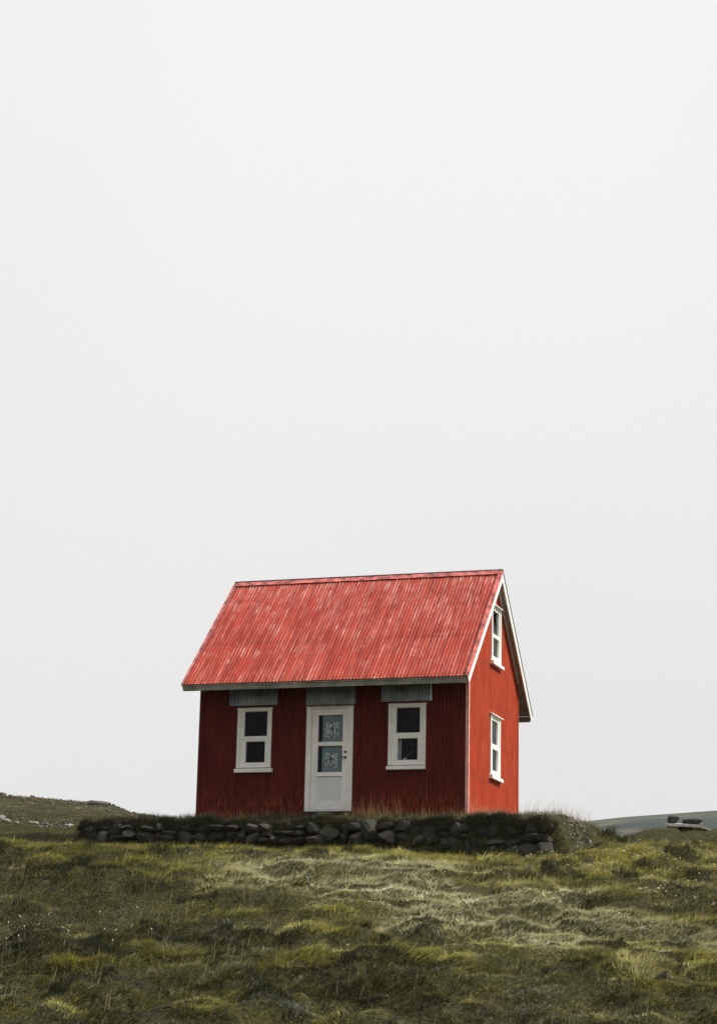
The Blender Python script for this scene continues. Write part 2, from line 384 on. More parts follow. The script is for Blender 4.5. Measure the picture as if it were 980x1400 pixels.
def scatter(n, v0, v1, lat_extra=1.3, half=.186, pw=1.0):
    u = RNG.random(n); vy = (v0**(2-pw) + u*(v1**(2-pw)-v0**(2-pw)))**(1/(2-pw)) if pw != 2 else v0*(v1/v0)**u
    vx = (RNG.random(n)*2-1)*(half*vy+lat_extra)
    return vx, vy
def straw_field(vx, vy):
    return patch_mask(vx, vy)*(1.25+1.4*fbm(vx*1.1, vy*1.3, 90, 4)) + .16*fbm(vx*.6, vy*.9, 95, 4)
def grass_colour(vx, vy, bid, d1, n):
    straw = straw_field(vx, vy)
    g = fbm(vx*.45+.5*vy*.2, vy*.75, 100, 5)*1.25; y = fbm(vx*1.3+.5*vy, vy*2.3, 105, 4)*1.2
    dark = np.array([.026, .028, .010]); olive = np.array([.18, .178, .042]); yel = np.array([.46, .43, .095]); stw = np.array([.80, .73, .37])
    t1 = np.clip(.55-.42*ss(.6, -3.0, vx)*ss(36, 32, vy)-.34*ss(27, 22, vy)+1.25*g+.5*(bid-.5)+.1*RNG.normal(0, 1, n), 0, 1)[:, None]
    c = dark*(1-t1)+olive*t1
    right = ss(1.5, 4.5, vx)*ss(27, 33, vy)
    band = np.exp(-((vy-35.5)/2.2)**2)*ss(-3.5, 3, vx)*.5
    t2 = np.clip((.20-.24*ss(.6, -3.0, vx)*ss(36, 32, vy)-.16*ss(27, 22, vy)+1.15*y+.45*right+band+.50*straw+.4*(bid-.5)+.22*RNG.normal(0, 1, n))*1.0, 0, .95)[:, None]
    c = c*(1-t2)+yel*t2
    t3 = np.clip(straw*1.15-.12+.18*RNG.normal(0, 1, n), 0, 1)[:, None]
    c = c*(1-t3)+stw*t3
    dead = (RNG.random(n) < .06+.10*right)[:, None]
    c = np.where(dead, np.array([.40, .33, .19])*RNG.uniform(.6, 1.1, (n, 1)), c)
    return c*RNG.uniform(.5, 1.45, (n, 1))
def meadow(name, n, v0, v1, lmin, lmax, wd, pw=1.0, flatter=0):
    vx, vy = scatter(n, v0, v1, pw=pw)
    X, Y = to_world(vx, vy)
    _, tm = terrace(vx, vy, base_eye(vx, vy))
    mm, r, bx, by, bid, d1, d2 = lumps(vx, vy)
    pit = pits(vx, vy)
    hollow = (d2-d1) < .10+.10*vnoise(vx*.7, vy*.7, 120)
    gravel = ss(.15, .45, GRAV(vx, vy))
    keep = (tm < .25) & (RNG.random(n) > gravel*.65) & ~(hollow & (RNG.random(n) < .5)) & (RNG.random(n) > .45*pit) & (fbm(vx*1.6, vy*2.6, 130, 3) > -.55+.2*RNG.random(n))
    vx, vy, X, Y, bx, by, bid, d1, mm = [a[keep] for a in (vx, vy, X, Y, bx, by, bid, d1, mm)]
    n = len(vx)
    Z = height(vx, vy)-.01
    wind = -.35+1.5*fbm(vx*.35, vy*.5, 140, 2) + .7*(vx < 0)*(vy < 28)
    sw = 3.0*vnoise(vx*1.3, vy*1.1, 143)+1.6*vnoise(vx*3.1, vy*2.6, 144)
    ox, oy = np.cos(wind)*.55+bx*1.5+.6*np.cos(sw)+.4*RNG.normal(0, 1, n), np.sin(wind)*.4+by*1.5-.35+.6*np.sin(sw)+.4*RNG.normal(0, 1, n)
    av = np.arctan2(oy, ox)
    ang = av - YAW          # from view frame to world
    L = RNG.uniform(lmin, lmax, n)*(.75+.4*mm)*(.8+.5*fbm(vx*.8, vy, 142, 2))
    L = L*np.clip(vy/31, .7, 1.05)*(1-.55*np.exp(-((Y+2.0)/.7)**2)*(X < 2.6)*(X > -8))
    sd = sedge(vx, vy)
    th0 = RNG.uniform(.35, 1.0, n); th1 = RNG.uniform(1.3, 2.1, n)
    up = RNG.random(n) < .05; th0[up] *= .4; th1[up] = RNG.uniform(.2, .9, up.sum())
    sq = (RNG.random(n) < sd*.9*(1-.8*np.clip(patch_mask(vx, vy), 0, 1))); th0[sq] *= .45; th1[sq] -= .55; L[sq] *= 1.05
    C = grass_colour(vx, vy, bid, d1, n)
    C[sq] = np.array([.030, .034, .014])*RNG.uniform(.5, 1.8, (int(sq.sum()), 1))
    wd_ = np.full(n, wd)*RNG.uniform(.6, 1.3, n); bold = RNG.random(n) < .16
    wd_[bold] *= 2.1; C[bold] *= RNG.uniform(.6, 1.9, (int(bold.sum()), 1)); C = np.clip(C, 0, .72)
    return blades(name, np.stack([X, Y, Z], 1), L, wd_, ang, th0, th1, C)
def GRAV(vx, vy):
    return np.exp(-((vx-4.45-.30*(38-vy))/.55)**2-((vy-37.6)/1.3)**2)*(.8+.9*fbm(vx*2, vy*2, 150, 3))
tag(meadow('foreground_grass', 230000, 20.6, 27, .08, .19, .0052, pw=.3), 'dark olive wind combed grass in the near foreground', 'grass', kind='stuff')
tag(meadow('meadow_grass', 640000, 20.6, 40.5, .08, .21, .0055, pw=.9), 'long wind combed grass in green and straw patches covering the slope', 'grass', kind='stuff')
def seeds():
    n = 900
    vx, vy = scatter(n, 20.8, 33, pw=.6); k = fbm(vx*.5, vy*.7, 210, 3) > .02; vx, vy = vx[k], vy[k]; n = len(vx)
    X, Y = to_world(vx, vy); Z = height(vx, vy)
    C = np.array([.55, .49, .27])*RNG.uniform(.6, 1.15, (n, 1))
    return blades('seed_stems', np.stack([X, Y, Z], 1), RNG.uniform(.14, .30, n), np.full(n, .0065), RNG.uniform(-1, 1.2, n), np.full(n, .1), RNG.uniform(.2, .8, n), C)
tag(seeds(), 'sparse pale seed stems standing above the meadow grass', 'dry grass', kind='stuff')
# rough grass beyond the wall, both sides
def outer():
    n = 60000
    vy = RNG.uniform(39.5, 66, n); vx = (RNG.random(n)*2-1)*(.19*vy+2)
    _, tm = terrace(vx, vy, base_eye(vx, vy))
    k = (tm < .02) & (np.abs(vx) > 2.4); vx, vy = vx[k], vy[k]; n = len(vx)
    X, Y = to_world(vx, vy); Z = height(vx, vy)-.01
    hz = hill_z(vx, vy); Z = np.where((vy > 60) & (vx < 5), np.maximum(Z, hz), Z)
    g = fbm(vx*.3, vy*.4, 160, 4)
    t = np.clip(.55+1.1*g+.15*RNG.normal(0, 1, n), 0, 1)[:, None]
    C = np.array([.05, .055, .018])*(1-t)+np.array([.20, .20, .055])*t
    C = C*RNG.uniform(.7, 1.3, (n, 1))
    return blades('rough_grass', np.stack([X, Y, Z], 1), RNG.uniform(.06, .17, n), np.full(n, .013), RNG.uniform(-1.5, .8, n), RNG.uniform(.2, .8, n), RNG.uniform(1., 1.8, n), C, seg=2)
tag(outer(), 'yellow green rough grass on the rises beyond the stone wall', 'grass', kind='stuff')
def outer_hill():
    n = 70000
    vy = RNG.uniform(60, 100, n); vx = RNG.uniform(-24, -5, n)
    X, Y = to_world(vx, vy); Z = hill_z(vx, vy)-.03
    g = fbm(vx*.28, vy*.16, 165, 4); keep = (g > -.25) & (RNG.random(n) > .5*ss(80, 88, vy)); 
    t = np.clip(.45+1.3*g+.2*RNG.normal(0, 1, n)+.3*(vy < 72), 0, 1)[:, None]
    C = (np.array([.055, .058, .03])*(1-t)+np.array([.22, .205, .09])*t)*RNG.uniform(.7, 1.3, (n, 1))
    P = np.stack([X, Y, Z], 1)[keep]; C = C[keep]; n = len(P)
    return blades('hill_grass', P, RNG.uniform(.05, .16, n), np.full(n, .028), RNG.uniform(-1.5, .8, n), RNG.uniform(.2, .9, n), RNG.uniform(1., 1.8, n), C, seg=2)
tag(outer_hill(), 'tufted olive moor grass on the rocky left hill', 'grass', kind='stuff')
# short turf on the terrace round the house
def terrace_grass():
    n = 42000
    X = RNG.uniform(-7.6, 2.7, n); Y = RNG.uniform(-1.5, 5.5, n)
    gvx, gvy = to_view(X, Y)
    k = (RNG.random(n) > ss(.1, .4, GRAV(gvx, gvy))) & ~((X > -5.62) & (X < .06) & (Y > -.03) & (Y < 4.1)) & ((Y < .6) | (X > 0) | (X < -5.5)); X, Y = X[k], Y[k]
    vx, vy = to_view(X, Y); n = len(X)
    Z = height(vx, vy)-.005
    mn_ = vnoise(X*2.2, Y*2.2, 170)
    L = RNG.uniform(.06, .15, n)*(1+.5*mn_)
    t = np.clip(.4+.6*vnoise(X*3, Y*3, 172)+.2*RNG.normal(0, 1, n), 0, 1)[:, None]
    C = (np.array([.035, .040, .015])*(1-t)+np.array([.13, .125, .045])*t)*RNG.uniform(.7, 1.3, (n, 1))
    return blades('terrace_turf', np.stack([X, Y, Z], 1), L, np.full(n, .007), RNG.uniform(0, 6.28, n), RNG.uniform(0, .5, n), RNG.uniform(.5, 1.4, n), C)
tag(terrace_grass(), 'short dark turf on the level ground round the red house', 'turf', kind='stuff')
# dry seeding stems in front of the wall and at the right end of the terrace
def dry():
    out = []
    def bunch(n, x0, x1, y0, y1, l0, l1):
        X = RNG.uniform(x0, x1, n); Y = RNG.uniform(y0, y1, n); out.append((X, Y, RNG.uniform(l0, l1, n)))
    bunch(130, -2.2, 0, -.75, -.12, .08, .26); bunch(60, -2.1, -1.1, -.8, -.2, .25, .5); bunch(220, -5.6, -3.3, -.6, -.1, .10, .22)
    bunch(60, -2.3, -1.6, -.9, -.2, .2, .42); bunch(300, .05, .5, .0, 4.0, .10, .30); bunch(220, -.1, 1.2, -.9, .2, .10, .26); bunch(330, 1.2, 2.2, -1.3, 1.8, .16, .38)
    X, Y, L = [np.concatenate(a) for a in zip(*out)]
    vx, vy = to_view(X, Y); Z = height(vx, vy); n = len(X)
    C = np.array([.52, .30, .13])*RNG.uniform(.6, 1.2, (n, 1)); C[X > .6] = np.array([.42, .36, .22])
    P = np.stack([X, Y, Z], 1)
    ang = RNG.normal(.6, .9, n)+np.pi*(RNG.random(n) < .35); th1 = RNG.uniform(.15, .9, n)
    o = blades('dry_grass_stems', P, L, np.full(n, .0045), ang, np.full(n, .05), th1, C)
    # seed heads: short fat blades near the tips
    return o
tag(dry(), 'thin orange and straw dry grass stems along the foot of the house', 'dry grass', kind='stuff')

# ------------------------------------------------------------------ stones
def stone_mesh(name, w, d, h, seed, sub=3, cuts=7, boxy=.55, rough=.07, cd=(.72, .95)):
    rnd = random.Random(seed); bm = bmesh.new(); bmesh.ops.create_icosphere(bm, subdivisions=sub, radius=1)
    planes = []
    for k in range(cuts):
        v = Vector((rnd.gauss(0, 1), rnd.gauss(0, 1), rnd.gauss(0, 1))).normalized(); planes.append((v, rnd.uniform(*cd)))
    off = Vector((rnd.random()*50, rnd.random()*50, rnd.random()*50))
    for v in bm.verts:
        p = v.co; q = Vector([math.copysign(abs(c)**boxy, c) for c in p]); q = p.lerp(q/max(1.0, q.length/1.22), .8)
        for n_, dd in planes:
            e = q.dot(n_)-dd
            if e > 0: q -= n_*e*.97
        q += p*(mn.noise(q*1.6+off)*rough*1.6 + mn.noise(q*5+off)*rough*.6)
        v.co = Vector((q.x*w/2, q.y*d/2, q.z*h/2))
    for f in bm.faces: f.smooth = cuts < 2
    me = bpy.data.meshes.new(name); bm.to_mesh(me); bm.free(); return me
def wp(X, Y): 
    vx, vy = to_view(np.array([float(X)]), np.array([float(Y)])); return float(height(vx, vy)[0])
wall = empty('stone_wall', (-2.8, -1.5, -.6))
tag(wall, 'low dry stone retaining wall of dark boulders below the red house', 'stone wall')
wl = Vector(wall.location)
topz = lambda x: float(np.interp(x, [-7.4, -4, 0, 1.8], [-.27, -.27, -.29, -.30]))
botz = lambda x: float(np.interp(x, [-7.4, -4.45, -1.5, -.2, .4, 1.24, 1.9], [-.56, -.62, -.66, -.72, -.84, -.93, -.93]))
count = 0
rs = random.Random(5)
def put_stone(x, y, z, w, d, h, special=None):
    global count
    if count >= 100: return
    o = link('stone', stone_mesh('stone', w, d, h, count*13+1, 3, 16, .45, .035, (.56, .82)), M['lichen'] if special else M['stone'], wall, (Vector((x, y, z))-wl))
    o.rotation_euler = (rs.uniform(-.12, .12), rs.uniform(-.14, .14), rs.uniform(-.25, .25))
    if special: o['label'] = special
    count += 1
x = -7.27
while x < 1.9:
    H_ = topz(x)-botz(x); b0 = botz(x); big = 1+.6*float(ss(.2, 1.4, np.array(x))); w = rs.uniform(.17, .36)*big; w = min(w, 2.0-x)
    if H_ > .48: parts = rs.choice([(.36, .34, .30), (.30, .22, .48), (.45, .20, .35), (.5, .5)])
    else: parts = rs.choice([(.34, .32, .34), (1.0,), (.62, .38), (.40, .60), (.5, .5), (.55, .45), (.70, .30), (.36, .34, .30)])
    if parts == (1.0,): w = rs.uniform(.27, .36)
    z = b0
    for q, p_ in enumerate(parts):
        hh = H_*p_; ww = w*rs.uniform(.88, 1.22); jx = rs.uniform(-.06, .06); sp = None
        if q == 0 and H_ > .48 and x > .78 and not wall.get('x1'): sp = 'dark stone speckled with white lichen'; wall['x1'] = 1; ww = max(ww, .36)
        put_stone(x+w/2+jx, -1.47+.05*q+rs.uniform(-.08, .05), z+hh/2+rs.uniform(-.015, .015), ww*1.28, rs.uniform(.3, .42), hh*1.38, sp)
        z += hh
    x += w*.985
if 'x1' in wall: del wall['x1']
for (y, z, w, h) in ((-1.15, -.80, .42, .24), (-1.1, -.55, .46, .26), (-.72, -.6, .36, .22)):
    put_stone(1.86, y, z, .36, w, h, None)
cb = MB()
for i in range(46):
    xa = -7.35+i*.2; xb = xa+.2
    cb.hexa([(xa, -1.36, botz(xa)-.25), (xb, -1.36, botz(xb)-.25), (xb, -1.1, botz(xb)-.25), (xa, -1.1, botz(xa)-.25), (xa, -1.40, topz(xa)-.03), (xb, -1.40, topz(xb)-.03), (xb, -1.1, topz(xb)-.03), (xa, -1.1, topz(xa)-.03)])
core = cb.build('earth_core', M['soil'], wall); core.location = -wl
def turf():
    n = 46000
    X = RNG.uniform(-7.45, 2.05, n); Y = -1.38+RNG.normal(0, .085, n)
    bumps = vnoise(X*1.7, X*0, 180)*.5+vnoise(X*4.1, X*0, 181)*.5
    Z = np.interp(X, [-7.55, -7.3, -4, 0, 1.8, 2.05], [-.42, -.27, -.25, -.26, -.27, -.4]) - np.clip(-1.46-Y, 0, 1)*1.1 + .03*bumps
    L = RNG.uniform(.05, .17, n)*(1+.75*bumps+.3*vnoise(X*11, Y*11, 183))
    front = Y < -1.47
    ang = np.where(front, -np.pi/2+RNG.normal(0, .6, n), RNG.uniform(0, 6.28, n))
    th0 = np.where(front, RNG.uniform(.3, 1.0, n), RNG.uniform(0, .4, n)); th1 = np.where(front, RNG.uniform(1.6, 2.7, n), RNG.uniform(.3, 1.3, n))
    t = np.clip(.35+.6*vnoise(X*2.5, Y*3, 185)+.2*RNG.normal(0, 1, n)+.35*ss(.2, 1.6, X), 0, 1)[:, None]
    C = (np.array([.024, .026, .011])*(1-t)+np.array([.085, .08, .03])*t)*RNG.uniform(.7, 1.3, (n, 1))
    o = blades('turf_top', np.stack([X, Y, Z], 1)-np.array(wl)[None], L, np.full(n, .007), ang, th0, th1, C, parent=wall)
    o['kind'] = 'stuff'
turf()

# rubble at the right end of the wall
def rubble(name, n, sampler, matr, smin, smax, label):
    rnd = random.Random(3); V = []; L = []; tot = []; b = 0
    protos = []
    for k in range(6):
        me = stone_mesh('tmp', 1, .8, .6, 900+k, 1, 4, .6, .12)
        protos.append((np.array([v.co[:] for v in me.vertices]), np.array([p.vertices[:] for p in me.polygons]))); bpy.data.meshes.remove(me)
    for i in range(n):
        X, Y, Z = sampler(rnd)
        pv, pf = protos[i % 6]; s = smin*(smax/smin)**(rnd.random()**1.8)
        a, c_ = rnd.uniform(0, 6.28), rnd.uniform(-.5, .5)
        m = np.array((Matrix.Rotation(a, 3, 'Z') @ Matrix.Rotation(c_, 3, 'X')))
        V.append((pv*s)@m.T+np.array([X, Y, Z+s*.12])); L.append((pf+b).ravel()); b += len(pv); tot.append(np.full(len(pf), 3))
    V = np.concatenate(V); L = np.concatenate(L); tot = np.concatenate(tot); st = np.concatenate([[0], np.cumsum(tot)[:-1]])
    return tag(link(name, np_mesh(name, V, L, st, tot, None, False), matr), label, 'rubble', kind='stuff')
def s_grav(rnd):
    while True:
        vx, vy = rnd.uniform(2.6, 6.4), rnd.uniform(35, 40.5)
        if float(GRAV(np.array(vx), np.array(vy))) > rnd.uniform(.12, .6): break
    X, Y = to_world(vx, vy); return X, Y, float(height(np.array(vx), np.array(vy)))
def rubble_mat():
    m, nt, b = mat('loose_rubble'); v = coords(nt)
    vo = N(nt, 'ShaderNodeTexVoronoi'); vo.inputs['Scale'].default_value = 9; nt.links.new(v, vo.inputs['Vector'])
    sp = N(nt, 'ShaderNodeSeparateColor'); nt.links.new(vo.outputs['Color'], sp.inputs[0])
    c = mix(nt, ramp(nt, sp.outputs[0], .5, .95), (.030, .028, .024), (.34, .32, .28)); nt.links.new(c, b.inputs['Base Color']); b.inputs['Roughness'].default_value = .9
    return m
M['rubble'] = rubble_mat()
rubble('rubble', 1500, s_grav, M['rubble'], .022, .08, 'loose grey and pale rubble spilling down the bank right of the stone wall')
def s_slope(rnd):
    while True:
        vy = rnd.uniform(29, 40); vx = rnd.uniform(2.5, .19*vy+1)
        if vx > 3+(34-vy)*.25 and fbm(np.array(vx*1.3), np.array(vy*1.3), 190, 2) > -.1: break
    X, Y = to_world(vx, vy); return X, Y, float(height(np.array(vx), np.array(vy)))+.06
M['fleck'] = simple('pale_pebble', (.40, .36, .25), .9, 0, .6, 8)
rubble('scattered_pebbles', 1300, s_slope, M['fleck'], .02, .055, 'small pale stones scattered through the grass of the right slope')
def s_hill(rnd):
    while True:
        vx, vy = rnd.uniform(-24, -6), rnd.uniform(62, 99)
        f = float(fbm(np.array(vx*.22), np.array(vy*.15), 195, 3))
        if f > .05+rnd.uniform(-.1, .1) or (vy > 84 and rnd.random() < .6): break
    X, Y = to_world(vx, vy); return X, Y, float(hill_z(np.array(vx), np.array(vy)))
rubble('hill_scree', 1700, s_hill, M['brownrock'], .06, .24, 'grey rocks and scree scattered over the left hill')

# pale rocks in a row at the foot of the left hill
rb = random.Random(21); pale_src = [stone_mesh('rock', .46, .4, .26, 500+k) for k in range(4)]
for me in pale_src: me.materials.append(M['pale'])
def ground_or_hill(vx, vy):
    z = float(height(np.array([vx]), np.array([vy]))[0])
    return max(z, float(hill_z(np.array(vx), np.array(vy)))) if (58 < vy and vx < 6) else z
for i in range(16):
    la = -.176+i*.0047+rb.uniform(-.0015, .0015); vy = 67+rb.uniform(-1.2, 1.2)
    vx = la*vy; X, Y = to_world(vx, vy); s = rb.uniform(.35, .95)
    o = bpy.data.objects.new('rock', pale_src[i % 4]); COL.objects.link(o)
    o.location = (X, Y, ground_or_hill(vx, vy)+.10*s); o.scale = (s, s, s*rb.uniform(.7, 1)); o.rotation_euler = (0, 0, rb.uniform(0, 6.28))
    tag(o, 'pale lichened rock in the row at the foot of the left hill', 'rock', 'pale rocks at the foot of the left hill')
def rock(name, vx, vy, w, d, h, m_, label, seed, up=.4, rz=0, z=None):
    X, Y = to_world(vx, vy); zz = (ground_or_hill(vx, vy) if z is None else z)
    o = link(name, stone_mesh(name, w, d, h, seed), M[m_], None, (X, Y, zz+h*up)); o.rotation_euler = (0, 0, rz)
    return tag(o, label, 'rock')
rock('rock', -16.05, 94, .4, .4, .25, 'brownrock', 'small dark rock alone on the skyline of the left hill', 601)
rock('rock', -11.6, 93, 1.2, 1.1, .4, 'stone', 'dark outcrop at the shoulder where the left hill drops', 602, .05)
# slab on the right rise, two boulders on it
sx, sy3 = 9.3, 57.0; X, Y = to_world(sx, sy3); gz = .0966*57-3.8813-.08
gz0 = gz
slab = empty('stone_slab', (X, Y, gz-.1)); tag(slab, 'pale flat slab laid across dark stones on the right rise', 'stone slab')
SR = -YAW
def sl_frame(u, n, z):
    return (math.cos(SR)*u-math.sin(SR)*n, math.sin(SR)*u+math.cos(SR)*n, z+.1+.13*n)
m = MB()
prof = [(-.56, .075, .14), (-.3, .07, .135), (0, .065, .14), (.28, .055, .125), (.42, .02, .09), (.62, -.05, .02)]
for (u0, a0, b0), (u1, a1, b1) in zip(prof[:-1], prof[1:]):
    m.hexa([sl_frame(u0, -.3, a0), sl_frame(u1, -.3, a1), sl_frame(u1, .3, a1), sl_frame(u0, .3, a0), sl_frame(u0, -.3, b0), sl_frame(u1, -.3, b1), sl_frame(u1, .3, b1), sl_frame(u0, .3, b0)])
m.build('slab', M['slab'], slab)
for k, (u, w) in enumerate(((-.40, .34), (-.05, .42), (.34, .36))):
    o = link('support_stone', stone_mesh('support_stone', w, .45, .30, 620+k), M['stone'], slab, Vector(sl_frame(u, 0, -.045)))
rock('boulder', sx-.38, sy3, .34, .3, .24, 'stone', 'tall dark boulder on the left end of the pale slab', 641, .45, .3, gz+.13)
rock('boulder', sx+.14, sy3, .56, .32, .18, 'stone', 'low dark boulder on the right half of the pale slab', 642, .42, .1, gz+.12)
# dark stone below the door, small white stone beside it
def rock_w(X, Y, w, d, h, m_, label, seed):
    o = link('rock', stone_mesh('rock', w, d, h, seed), M[m_], None, (X, Y, wp(X, Y)+h*.3)); return tag(o, label, 'rock')
rock_w(-2.62, -.75, .30, .26, .15, 'stone', 'dark stone lying in the turf below the white door', 651)
rock_w(-2.26, -.5, .07, .07, .12, 'pale', 'tiny white stone right of the door foot', 652)

# cotton grass in the lower left
cg = [(-3.99, 25.78), (-3.91, 24.92), (-4.05, 24.74), (-3.44, 25.55), (-3.48, 25.35), (-3.05, 26.28), (-2.89, 25.27), (-2.82, 25.43), (-2.78, 26.8), (-2.5, 26.44), (-3.24, 27.33), (-4.18, 25.66)]
for i, (vx, vy) in enumerate(cg):
    X, Y = to_world(vx, vy); z = float(height(np.array([vx]), np.array([vy]))[0])
    t = empty('cotton_grass', (X, Y, z))
    h = random.uniform(.24, .34); b_ = random.uniform(-.05, .05)
    MB().tube([(0, 0, 0), (b_*.4, 0, h*.5), (b_, 0, h)], .002, 5).build('stem', M['stem'], t)
    hd = stone_mesh('flower_head', .012, .012, .022, 700+i, 2, 0, 1, .25)
    link('flower_head', hd, M['lace'], t, (b_, 0, h+.012))
    tag(t, 'white tufted cotton grass stalk in the lower left meadow', 'flower', 'cotton grass stalks')

# ------------------------------------------------------------------ THE HOUSE
L_, W_, HR, HE, EV, OL, OR = 5.551, 4.048, 5.1936, 2.5875, .649, .1656, .1704
CYR = W_/2; RUN = CYR+EV; SL = (HR-HE)/RUN; AL = math.atan(SL); S_ = RUN/math.cos(AL)
house = empty('red_house', (0, 0, 0)); tag(house, 'small red corrugated iron cottage with white door on the grassy rise', 'house')
PIT, AMP = .0690, .0090
def corr(x, ph=0): return AMP*math.cos(2*math.pi*(x+ph)/PIT)
def corr_wall(name, a0, a1, ztop, z0, openings, fr, matr, nails=()):
    m = MB(); nst = int(round((a1-a0)/PIT*8)); xs = [a0+(a1-a0)*i/nst for i in range(nst+1)]
    cuts = sorted({v for o in openings for v in o[:2]} | set())
    xs = sorted(set(xs) | set(cuts))
    for xa, xb in zip(xs[:-1], xs[1:]):
        if xb-xa < 1e-7: continue
        mid = (xa+xb)/2; zt = ztop(mid); iv = [(z0, None)]
        ops = sorted([(o[2], o[3]) for o in openings if o[0] <= mid <= o[1]])
        segs = []; lo = z0
        for oa, ob in ops: segs.append((lo, oa)); lo = ob
        segs.append((lo, None))
        for za, zb in segs:
            pa = fr(xa, corr(xa), za); pb = fr(xb, corr(xb), za)
            pc = fr(xb, corr(xb), ztop(xb) if zb is None else zb); pd = fr(xa, corr(xa), ztop(xa) if zb is None else zb)
            m.add([pa, pb, pc, pd], [(0, 1, 2, 3)], 0, True)
    for zr in nails:
        a = a0+PIT*1.0; k = 0
        while a < a1-.02:
            if zr < ztop(a)-.05 and not any(o[0]-.03 < a < o[1]+.03 and o[2]-.03 < zr < o[3]+.03 for o in openings):
                zz = zr+random.uniform(-.006, .006); r = .013
                c0 = fr(a, AMP+.009, zz)
                ring = [fr(a+r*math.cos(q), AMP-.001, zz+r*math.sin(q)) for q in [math.pi*j/3 for j in range(6)]]
                m.add([c0]+ring, [(0, j+1, (j+1) % 6+1) for j in range(6)], 1)
            a += PIT*2
    me = bpy.data.meshes.new(name); me.from_pydata(m.v, [], m.f)
    me.polygons.foreach_set('material_index', m.m); me.polygons.foreach_set('use_smooth', m.sm)
    bm = bmesh.new(); bm.from_mesh(me); bmesh.ops.remove_doubles(bm, verts=bm.verts, dist=1e-5); bmesh.ops.recalc_face_normals(bm, faces=bm.faces); bm.to_mesh(me); bm.free()
    return link(name, me, [matr, M['nail']], house)
FF = lambda u, n, z: (u, -n, z)          # front wall frame: u along X, n outwards
FG = lambda u, n, z: (n, u, z)           # right gable
FL = lambda u, n, z: (-L_-n, u, z)       # left gable
FB = lambda u, n, z: (u, W_+n, z)        # back
under = lambda y: HR-abs(y-CYR)*SL-.075
ztf = lambda x: under(0)-.01
openF = [(-4.735, -4.02, .985, 2.16), (-1.59, -.845, .985, 2.17), (-3.275, -2.325, .115, 2.15)]
openG = [(1.655, 2.445, 1.0, 2.2), (1.705, 2.475, 3.30, 4.47)]
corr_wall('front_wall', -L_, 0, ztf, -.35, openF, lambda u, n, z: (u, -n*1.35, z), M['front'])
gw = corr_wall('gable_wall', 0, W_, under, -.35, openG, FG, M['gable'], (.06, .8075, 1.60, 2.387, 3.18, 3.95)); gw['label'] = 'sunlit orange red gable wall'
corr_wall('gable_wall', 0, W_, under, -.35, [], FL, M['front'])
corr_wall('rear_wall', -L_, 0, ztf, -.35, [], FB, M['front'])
# lining, so that no light leaks through the sheets
li = MB()
li.box(-L_+.06, -.06, .06, W_-.06, -.1, -.02); 
li.build('floor', M['inside'], house)
li = MB()
def lined(fr, a0, a1, z0, zt, ops, t=.02, off=-.03):
    xs = sorted({a0, a1} | {v for o in ops for v in o[:2]}); 
    for xa, xb in zip(xs[:-1], xs[1:]):
        mid = (xa+xb)/2; lo = z0
        for oa, ob in sorted([(o[2], o[3]) for o in ops if o[0] <= mid <= o[1]]): li.box(xa, xb, off-t, off, lo, oa, 0, fr); lo = ob
        li.box(xa, xb, off-t, off, lo, zt, 0, fr)
lined(FF, -L_+.05, -.05, -.1, 2.9, openF); lined(FG, .09, W_-.09, -.1, 3.0, [openG[0]]); lined(FL, .09, W_-.09, -.1, 3.0, []); lined(FB, -L_+.05, -.05, -.1, 2.9, [])
li.box(-L_+.08, -.08, .1, W_-.1, 2.75, 2.78)
li.build('inner_lining', M['inside'], house)

# corner angles
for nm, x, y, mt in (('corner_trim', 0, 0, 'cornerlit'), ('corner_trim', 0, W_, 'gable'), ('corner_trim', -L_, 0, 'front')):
    m = MB(); sx_ = 1 if x == 0 else -1; sy_2 = -1 if y == 0 else 1; o_ = AMP*1.36+.006
    ht = under(0)-.02
    xa, xb = sorted((x-sx_*.045, x+sx_*o_)); ya, yb = sorted((y+sy_2*(o_-.003), y+sy_2*o_))
    m.box(xa, xb, ya, yb, -.33, ht)
    xa, xb = sorted((x+sx_*(o_-.003), x+sx_*o_)); ya, yb = sorted((y-sy_2*.05, y+sy_2*(o_-.0035)))
    m.box(xa, xb, ya, yb, -.33, ht)
    m.build(nm, M[mt], house)

# roof ---------------------------------------------------------------
def rp(x, s, n, side=-1):                # side -1 front slope, +1 rear slope; n = distance off the sheet plane
    return (x, CYR+side*(s*math.cos(AL)+n*math.sin(AL)), HR-s*math.sin(AL)+n*math.cos(AL))
def sheet(m, x0, x1, s0, s1, n0, side):
    nx = int(round((x1-x0)/PIT*8)); ns = max(2, int((s1-s0)/.25))
    vs = []
    for j in range(ns+1):
        for i in range(nx+1):
            x = x0+(x1-x0)*i/nx; s = s0+(s1-s0)*j/ns
            edge = .008*mn.noise(Vector((x*3.1, 7*side, s1)))+.004*mn.noise(Vector((x*20, 3, s1))) if j == ns else 0
            wob = .006*mn.noise(Vector((x*.9, s*.9, 2.5)))+.002*mn.noise(Vector((x*5, s*2.5, 9)))
            vs.append(rp(x, s+edge, n0+.72*corr(x)+wob, side))
    m.add(vs, [(j*(nx+1)+i, j*(nx+1)+i+1, (j+1)*(nx+1)+i+1, (j+1)*(nx+1)+i) for j in range(ns) for i in range(nx)], 0, True)
XL, XR = -L_-OL+.02, OR-.02
NOFF = .002
